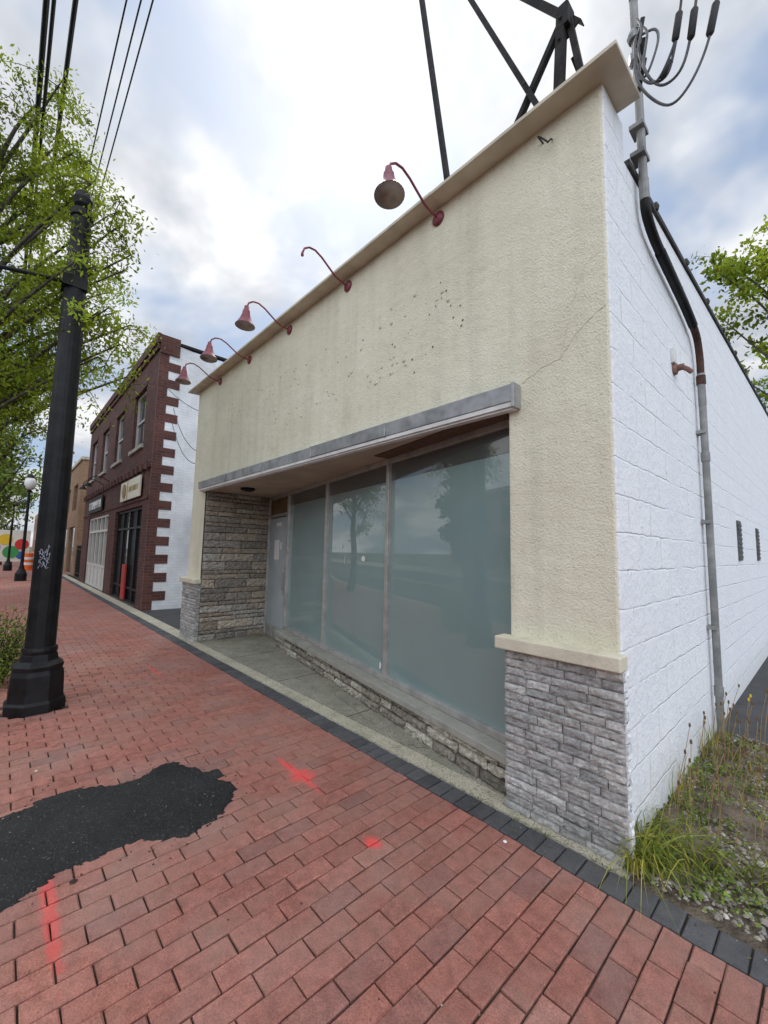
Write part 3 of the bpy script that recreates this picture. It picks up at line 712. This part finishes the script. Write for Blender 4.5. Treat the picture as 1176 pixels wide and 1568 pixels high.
for _ in range(6500):
    x=.01+abs(random.gauss(0,.8));y=random.uniform(-.09,2.3)
    if x>3:continue
    k=random.random();s=random.uniform(.5,1.1);c=(.55*s,.48*s,.40*s) if k<.6 else ((.85*s,.80*s,.74*s) if k<.82 else (.25*s,.19*s,.14*s))
    pebble(b,x,y,.018,random.uniform(.004,.014)*(1.6 if random.random()<.08 else 1),c)
b.build('gravel',LIT,recalc=False)
def blades(b,cx,cy,n,sp,hmin,hmax,w,lean,cols):
    for _ in range(n):
        x=cx+random.gauss(0,sp);y=cy+random.gauss(0,sp)
        if x<.012:x=.012+random.random()*.03
        if y<-.1:y=-.1+random.random()*.03
        h=random.uniform(hmin,hmax);a=random.uniform(0,6.28);l=random.uniform(.2,1)*lean*h
        ww=w*random.uniform(.6,1.2);pa=a+1.57;dx,dy=math.cos(a),math.sin(a);wx,wy=math.cos(pa)*ww,math.sin(pa)*ww
        vs=[];S=5
        for k in range(S+1):
            f=k/S;z=.01+h*(f-.45*lean*f*f*f);r=l*f*f;q=1-f**1.5*.95
            px_,py_=x+dx*r,y+dy*r
            if px_<.01:px_=.01
            vs+=[(px_-wx*q,py_-wy*q,z),(px_+wx*q,py_+wy*q,z)]
        s=random.uniform(.6,1.3);c=random.choice(cols);b.add(vs,[(2*k,2*k+1,2*k+3,2*k+2) for k in range(S)],0,tuple(t_*s for t_ in c))
gc=[(1,1,1),(1.3,1.2,.9),(.85,.95,.8),(2.4,1.7,1.6)]
dry=[(3,2.1,3),(2.2,1.6,1.6),(1.3,1.1,.9)]
b=MB()
blades(b,.09,.06,120,.05,.12,.34,.0048,1.3,gc);blades(b,.24,.18,70,.06,.10,.32,.004,1.4,gc);blades(b,.12,.42,45,.08,.1,.24,.003,1.0,gc)
blades(b,.04,-.03,60,.045,.16,.34,.0048,1.7,[(1.8,1.6,1.3),(1.1,1.1,1),(2.8,2.0,1.9)])
blades(b,.48,.3,30,.05,.10,.26,.0035,1.3,gc)
for _ in range(26): blades(b,random.uniform(.02,1.8),random.uniform(.0,2.3),13,.05,.02,.07,.0026,.9,gc)
for _ in range(14): blades(b,abs(random.gauss(0,.05))+.01,random.uniform(.5,2.2),8,.04,.12,.34,.0024,.5,gc+dry)
for _ in range(14): blades(b,random.uniform(.02,.8),random.uniform(.3,2.2),12,.05,.05,.20,.0022,1.2,dry)
for _ in range(26): 
    xx=random.uniform(-1.1,-.02)
    for k in range(5):
        h=random.uniform(.008,.03);a=random.uniform(0,6.28);x=xx+random.gauss(0,.012);y=-.110+random.gauss(0,.004);b.add([(x-.0015,y,0),(x+.0015,y,0),(x+h*.5*math.cos(a),y+h*.5*math.sin(a),h)],[(0,1,2)])
b.build('grass_weeds',GRASS,recalc=False)
cent=[];br=[]
for _ in range(90):
    cx_,cy_=abs(random.gauss(.15,.4))+.02,random.uniform(-.05,2.2);bb=random.choice([.5,.7,1])
    for k in range(36):
        xx=max(.012,cx_+random.gauss(0,.05));cent.append((xx,cy_+random.gauss(0,.05),.02+abs(random.gauss(0,.025))));br.append(bb)
leaf_mesh('ground_weeds',cent,br,.012,.55,LEAF2)
b=MB()
for _ in range(60):
    x=random.uniform(.02,.5);y=random.uniform(.3,2.2);h=random.uniform(.24,.5);l=random.gauss(0,.06);l2=random.gauss(0,.06)
    b.tube([(x,y,0),(x+abs(l)*.4,y+l2*.4,h*.6),(x+abs(l),y+l2,h)],.0018,4,0,(.8,.6,.45));
    b.lathe((x+abs(l),y+l2,h),[(.003,-.006),(.007,0),(.006,.016),(.002,.02)],6,1 if random.random()<.06 else 0,(0,0,1),(.35,.25,.2))
b.build('dandelion_stems',[noisy('stem',(.35,.30,.18),(.45,.38,.22),9,.8,attr=True),flat('dandelion_yellow',(.75,.55,.03))],recalc=False)
# ---------------------------------------------------------------- walls with openings
def wallholes(b,x0,x1,z0,z1,y,holes,depth,mi=0,reveal=0):
    xs=sorted({x0,x1,*[h[0] for h in holes],*[h[1] for h in holes]});zs=sorted({z0,z1,*[h[2] for h in holes],*[h[3] for h in holes]})
    for i in range(len(xs)-1):
        for j in range(len(zs)-1):
            cx_,cz_=(xs[i]+xs[i+1])/2,(zs[j]+zs[j+1])/2
            if any(h[0]<cx_<h[1] and h[2]<cz_<h[3] for h in holes):continue
            b.add([(xs[i],y,zs[j]),(xs[i+1],y,zs[j]),(xs[i+1],y,zs[j+1]),(xs[i],y,zs[j+1])],[(0,1,2,3)],mi)
    for h in holes:
        a,c,d,e=h;Y=y+depth
        b.add([(a,y,d),(c,y,d),(c,y,e),(a,y,e),(a,Y,d),(c,Y,d),(c,Y,e),(a,Y,e)],[(0,1,5,4),(1,2,6,5),(2,3,7,6),(3,0,4,7)],reveal)
BB=empty('brick_building');bx1,bx0,by,bz=-10.35,-21.3,.12,6.75
wins=[(-12.75,-11.45,4.2,5.8),(-15.4,-14.15,4.2,5.8),(-18.0,-16.75,4.2,5.8),(-20.5,-19.3,4.2,5.8)]
shops=[(-14.3,-10.95,0.0,2.55),(-19.8,-15.5,0.0,2.6)]
b=MB();wallholes(b,bx0,bx1,-.1,bz,by,wins+shops,.18)
b.box(bx0-.03,bx1+.03,by-.05,by-.001,6.45,6.55);b.box(bx0-.04,bx1+.04,by-.08,by-.001,6.60,6.84)
b.box(bx0,bx1,by-.05,by-.001,3.45,3.55);b.box(bx0,bx1,by-.03,by-.001,2.68,2.75)
for w in wins: b.box(w[0]-.1,w[1]+.1,by-.02,by-.001,w[3]+.001,w[3]+.2)
for k in range(22): b.box(bx0+.2+k*.5,bx0+.34+k*.5,by-.09,by-.051,3.40,3.60)
b.build('brick_front',BRK,BB,recalc=False)
b=MB()
for w in wins: b.box(w[0]-.1,w[1]+.1,by-.06,by-.001,w[2]-.10,w[2]-.001)
b.build('window_sills',SILLM,BB)
b=MB();b.add([(bx1,by,-.1),(bx1,16,-.1),(bx1,16,bz-.3),(bx1,3,bz-.3),(bx1,3,bz-.3),(bx1,by,bz-.05)],[(0,1,2,3,5)]);b.add([(bx0,by,-.1),(bx0,16,-.1),(bx0,16,bz),(bx0,by,bz)],[(0,1,2,3)])
b.build('side_walls',WHITEW,BB,recalc=False)
b=MB();z=0;k=0
while z<6.3:
    b.box(bx1+.001,bx1+.014,by+.001,by+(.50 if k%2 else .22),z,min(z+.22,6.7));z+=.22;k+=1
b.box(bx1+.001,bx1+.05,by+.001,by+.45,6.35,6.82)
b.build('corner_quoins',BRKS,BB)
BX('roof',(bx0,bx1-.001,by+.2,16,6.2,6.4),ROOF,BB)
b=MB();b.box(bx1-.1,bx1+.04,by+.46,3,6.68,6.74);b.box(bx1-.1,bx1+.04,3,16,6.44,6.50);b.build('metal_coping',BLACK,BB)
b=MB()
for w in wins+shops: b.box(w[0],w[1],by+.13,by+.15,w[2],w[3])
b.build('glazing',DGLASS,BB)
b=MB()
for w in wins:
    x0,x1,z0,z1=w;b.box(x0,x0+.06,by+.08,by+.129,z0,z1);b.box(x1-.06,x1,by+.08,by+.129,z0,z1);b.box(x0+.06,x1-.06,by+.08,by+.129,z1-.06,z1);b.box(x0+.06,x1-.06,by+.08,by+.129,z0,z0+.06);b.box(x0+.06,x1-.06,by+.09,by+.129,(z0+z1)/2-.03,(z0+z1)/2+.03)
b.build('window_frames',flat('frame_grey',(.45,.45,.44)),BB)
b=MB();x0,x1,z0,z1=shops[0]
for x in np.linspace(x0,x1-.07,5): b.box(x,x+.07,by+.07,by+.129,0,2.55)
for z in (.0,.35,1.98,2.48): b.box(x0+.071,x1-.071,by+.075,by+.1285,z,z+.06)
b.build('shopfront_frames_black',BLACK,BB)
b=MB();x0,x1,z0,z1=shops[1]
for x in np.linspace(x0,x1-.09,6): b.box(x,x+.09,by+.05,by+.129,0,2.6)
for z in (.0,.75,2.0,2.52): b.box(x0+.091,x1-.091,by+.055,by+.1285,z,z+.08)
for i in range(5): 
    xa=x0+.1+i*.84;b.box(xa,xa+.74,by+.08,by+.1284,.08,.75)
b.build('shopfront_frames_white',flat('frame_cream',(.55,.54,.50)),BB)
b=MB();b.box(-13.3,-11.0,by-.09,by-.052,2.78,3.32);b.build('shop_sign_board',flat('sign_white',(.66,.62,.50)),BB)
b=MB();b.box(-12.4,-12.36,by-.10,by-.091,2.78,3.32);b.lathe((-12.75,by-.095,3.05),[(.2,0),(.2,-.02)],16,0,(0,1,0))
for k in range(8): b.box(-12.2+k*.14,-12.2+k*.14+random.choice([.05,.08,.1]),by-.097,by-.0905,2.98,3.12)
b.build('shop_sign_lettering',flat('sign_gold',(.30,.20,.06)),BB)
b=MB();b.box(-19.5,-16.4,by-.09,by-.052,2.75,3.3);b.build('shop_sign_board_dark',BLACK,BB)
b=MB()
for k in range(11):
    xx=-19.2+k*.24;b.box(xx,xx+.04,by-.10,by-.0905,2.88,3.16)
    b.box(xx+.041,xx+.14,by-.10,by-.0905,random.choice([2.88,3.0,3.12]),3.16)
b.build('sign_letters',PAPER,BB)
b=MB()
for x in (-17,-15.9): b.tube(smooth_pts([(x,by,3.7),(x,by-.3,3.85),(x,by-.55,3.75),(x,by-.6,3.6)]),.015,6);b.lathe((x,by-.6,3.6),[(.03,0),(.13,-.12)],12)
b.build('sign_lamps',BLACK,BB)
b=MB();b.box(-12.9,-12.5,by+.02,by+.06,.05,1.0);b.build('red_banner',flat('red_banner',(.40,.03,.025)),BB)
TB=empty('tan_brick_building')
th=[(-28,-26.2,3.4,4.8),(-31.5,-29.5,3.4,4.8),(-28.5,-26,0,2.5),(-33,-29.5,0,2.5)]
b=MB();wallholes(b,-36,-25,-.1,5.9,.3,th,.15);b.build('front',BRT,TB,recalc=False)
b=MB();b.add([(-25,.3,-.1),(-25,16,-.1),(-25,16,5.9),(-25,.3,5.9)],[(0,1,2,3)]);b.build('side',BRTS,TB,recalc=False)
b=MB();b.box(-36.1,-24.9,.22,.6,5.9,6.05);b.box(-24.999,-24.9,.6,16,5.9,6.05);b.build('coping',CURBC,TB)
b=MB()
for w in th:b.box(w[0],w[1],.4,.42,w[2],w[3])
b.build('glazing',DGLASS,TB)
for (x0,x1,h,c,nm) in ((-52,-38,7,(.35,.30,.25),'distant_building'),(-75,-54,5.5,(.30,.18,.13),'distant_building')):
    O=empty(nm);b=MB();hs=[(x,x+1.2,z,z+1.5) for x in np.arange(x0+1,x1-2,2.4) for z in (.6,3.4) if z+2<h];wallholes(b,x0,x1,-.1,h,.6,hs,.15);b.add([(x1,.6,-.1),(x1,12,-.1),(x1,12,h),(x1,.6,h)],[(0,1,2,3)]);b.build('walls',flat('wall_paint',c,.9),O,recalc=False)
    b=MB();[b.box(q[0],q[1],.7,.72,q[2],q[3]) for q in hs];b.build('glazing',DGLASS,O)
b=MB()
for k in range(26): b.box(-24.9+k*.14,-24.88+k*.14,.35,.37,0,1.5)
b.box(-24.9,-21.3,.34,.38,1.3,1.34);b.box(-24.9,-21.3,.34,.38,.15,.19);b.build('iron_fence',BLACK)
def acorn(x,y,h=4.3):
    E=empty('street_lamp');b=MB();b.lathe((x,y,0),[(.2,0),(.2,.3),(.1,.5),(.06,.7),(.05,h-.6),(.09,h-.55),(.05,h-.5)],12);b.build('post',BLACK,E)
    b=MB();b.lathe((x,y,h-.5),[(.08,0),(.19,.15),(.2,.35),(.12,.5)],14);b.build('globe',flat('globe_white',(.75,.75,.72),.3),E,smooth=True)
    b=MB();b.lathe((x,y,h),[(.14,0),(.1,.1),(.02,.2),(.0,.3)],12);b.build('cap',BLACK,E)
acorn(-22,-1.75);acorn(-31,-2.1);acorn(-40,-2.0)
def barrel(x,y):
    b=MB();b.lathe((x,y,0),[(.36,0),(.36,.06),(.28,.07),(.27,.3)],16,0);b.lathe((x,y,0),[(.271,.301),(.26,.45)],16,1);b.lathe((x,y,0),[(.261,.451),(.25,.62)],16,0);b.lathe((x,y,0),[(.251,.621),(.24,.76)],16,1);b.lathe((x,y,0),[(.241,.761),(.22,.98),(.1,1.0)],16,0);b.build('traffic_barrel',[ORANGE,PAPER])
for p in((-31.5,-1.25),(-33,-.9)):barrel(*p)
O=empty('mural_board')
b=MB();b.box(-35,-34.9,-3.2,-1.1,.4,2.4);b.box(-34.95,-34.9,-3.15,-3.05,0,.4);b.box(-34.95,-34.9,-1.3,-1.2,0,.4);b.build('board',flat('mural_white',(.7,.68,.6)),O)
for (c,y,z,r) in(((.6,.03,.03),-1.5,1.5,.35),((.05,.3,.08),-2.0,1.0,.4),((.75,.5,.03),-2.3,1.8,.35),((.03,.1,.4),-1.5,.8,.25),((.5,.05,.2),-2.8,1.3,.3)):
    b=MB();b.lathe((-34.89,y,z),[(r,0),(r,.01+random.random()*.01)],18,0,(1,0,0));b.build('painted_shape',flat('mural_paint',c),O)
# ---------------------------------------------------------------- buildings across the road
def shop(x0,x1,h,c,seed):
    random.seed(seed);O=empty('shop_building');y=-18
    hs=[];x=x0+.6
    while x<x1-2.2: hs.append((x,x+1.9,.4,2.6));x+=2.4
    if h>5:
        x=x0+.9
        while x<x1-1.4: hs.append((x,x+1.1,3.9,5.3));x+=2.2
    b2=MB();wallholes(b2,x0,x1,-.1,h,0,hs,-.15)
    b2.v=[(v[0],y+v[1],v[2]) for v in b2.v]
    b2.box(x0-.1,x1+.1,y+.001,y+.3,h-.4,h);b2.box(x0,x1,y+.001,y+.6,2.8,3.1);b2.box(x0,x1,y-10,y-9.8,0,h);b2.build('walls',flat('shop_wall',c,.9),O)
    b=MB();[b.box(q[0],q[1],y-.14,y-.12,q[2],q[3]) for q in hs];b.build('glazing',DGLASS,O)
    BX('roof',(x0,x1,y-10,y-.3,h-.5,h-.45),ROOF,O)
shop(-32,-18,6.6,(.38,.22,.16),1);shop(-17.5,-7,4.6,(.6,.58,.52),2);shop(-6.5,5,6.4,(.30,.14,.10),3);shop(5.5,18,4.8,(.55,.50,.42),4)
# ---------------------------------------------------------------- world
w=bpy.data.worlds.new('World');scene.world=w;w.use_nodes=True;nt=w.node_tree;N=nt.nodes;L=nt.links
bg=N['Background'];bg.inputs['Strength'].default_value=.1
sky=N.new('ShaderNodeTexSky');sky.sky_type='NISHITA';sky.sun_disc=False;sky.sun_elevation=rad(52);sky.sun_rotation=rad(-51.5);sky.air_density=1;sky.dust_density=1
tc=N.new('ShaderNodeTexCoord');gen=tc.outputs['Generated']
def wm(op,a,b_=0.0,cl=False):
    m=N.new('ShaderNodeMath');m.operation=op;m.use_clamp=cl
    for i,v in enumerate((a,b_)):
        if isinstance(v,bpy.types.NodeSocket):L.new(v,m.inputs[i])
        else:m.inputs[i].default_value=v
    return m.outputs[0]
def dot(v):
    d=N.new('ShaderNodeVectorMath');d.operation='DOT_PRODUCT';L.new(gen,d.inputs[0]);d.inputs[1].default_value=v;return d.outputs['Value']
sp=N.new('ShaderNodeSeparateXYZ');L.new(gen,sp.inputs[0])
zz=wm('ADD',wm('MAXIMUM',sp.outputs[2],0.0),.35)
cb=N.new('ShaderNodeCombineXYZ');L.new(wm('DIVIDE',sp.outputs[0],zz),cb.inputs[0]);L.new(wm('DIVIDE',sp.outputs[1],zz),cb.inputs[1])
def wn(scale,det,rough,off,dist=.25):
    mp=N.new('ShaderNodeMapping');L.new(cb.outputs[0],mp.inputs[0]);mp.inputs['Location'].default_value=off
    n=N.new('ShaderNodeTexNoise');n.inputs['Scale'].default_value=scale;n.inputs['Detail'].default_value=det;n.inputs['Roughness'].default_value=rough;n.inputs['Distortion'].default_value=dist
    L.new(mp.outputs[0],n.inputs['Vector']);return n.outputs['Fac']
def ramp(f,st):
    r=N.new('ShaderNodeValToRGB');L.new(f,r.inputs[0]);e=r.color_ramp.elements
    while len(e)<len(st):e.new(.5)
    for i,(p,c) in enumerate(st):e[i].position=p;e[i].color=(*c,1) if hasattr(c,'__len__') else (c,c,c,1)
    return r.outputs[0]
dn=wn(2.6,4,.52,(5.3,1.7,0))
dens=ramp(dn,[(.40,0),(.54,1)])
sh=wn(3.6,4,.55,(7,2,0))
shade=ramp(sh,[(.36,(.62,.66,.73)),(.50,(.91,.93,.97)),(.60,(1.22,1.22,1.22))])
def mixc(f,a,b_,mode='MIX'):
    m=N.new('ShaderNodeMix');m.data_type='RGBA';m.blend_type=mode
    for s_,v in((m.inputs[0],f),(m.inputs[6],a),(m.inputs[7],b_)):
        if isinstance(v,bpy.types.NodeSocket):L.new(v,s_)
        elif hasattr(v,'__len__'):s_.default_value=(*v,1)
        else:s_.default_value=v
    return m.outputs[2]
cl=mixc(1.0,shade,(8.5,8.5,8.5),'MULTIPLY')
skyb=mixc(.6,sky.outputs[0],(4.5,5.8,7.9))
c=mixc(wm('MULTIPLY',dens,.94),skyb,cl)
gd=wm('MAXIMUM',dot(Vector((-.7025,.5573,1.144)).normalized()),0)
gl=wm('POWER',gd,14.0)
c=mixc(1.0,c,mixc(gl,(0,0,0),(3.4,3.4,3.3)),'ADD')
back_fill=wm('MULTIPLY',wm('ADD',wm('MULTIPLY',dot(Vector((.62,-.74,.25)).normalized()),1.0),.12),1.0,True)  # sky behind the camera brightened as added fill for facade and side wall
c=mixc(back_fill,c,mixc(1.0,c,(2.9,2.85,2.78),'MULTIPLY'))
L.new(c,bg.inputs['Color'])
sd=Vector((-.7025,.5573,1.144)).normalized()
ld=bpy.data.lights.new('sun','SUN');ld.energy=1.2;ld.angle=rad(18);ld.color=(1,.96,.9)
lo=bpy.data.objects.new('sun',ld);scene.collection.objects.link(lo);lo.rotation_euler=sd.to_track_quat('Z','Y').to_euler()
# ---------------------------------------------------------------- camera
cam=bpy.data.cameras.new('camera');co=bpy.data.objects.new('camera',cam);scene.collection.objects.link(co)
cam.sensor_fit='VERTICAL';cam.sensor_height=24;cam.lens=630/1568*24;cam.clip_end=1500;cam.clip_start=.05
r=Vector((.678,.7348,.0201)).normalized();f=Vector((-.7327,.6737,.0960));f=(f-r*f.dot(r)).normalized();u=r.cross(f)
M=Matrix(((r.x,u.x,-f.x,.766),(r.y,u.y,-f.y,-2.38),(r.z,u.z,-f.z,1.5),(0,0,0,1)));co.matrix_world=M
scene.camera=co
scene.view_settings.view_transform='Standard';scene.view_settings.look='None';scene.view_settings.exposure=0
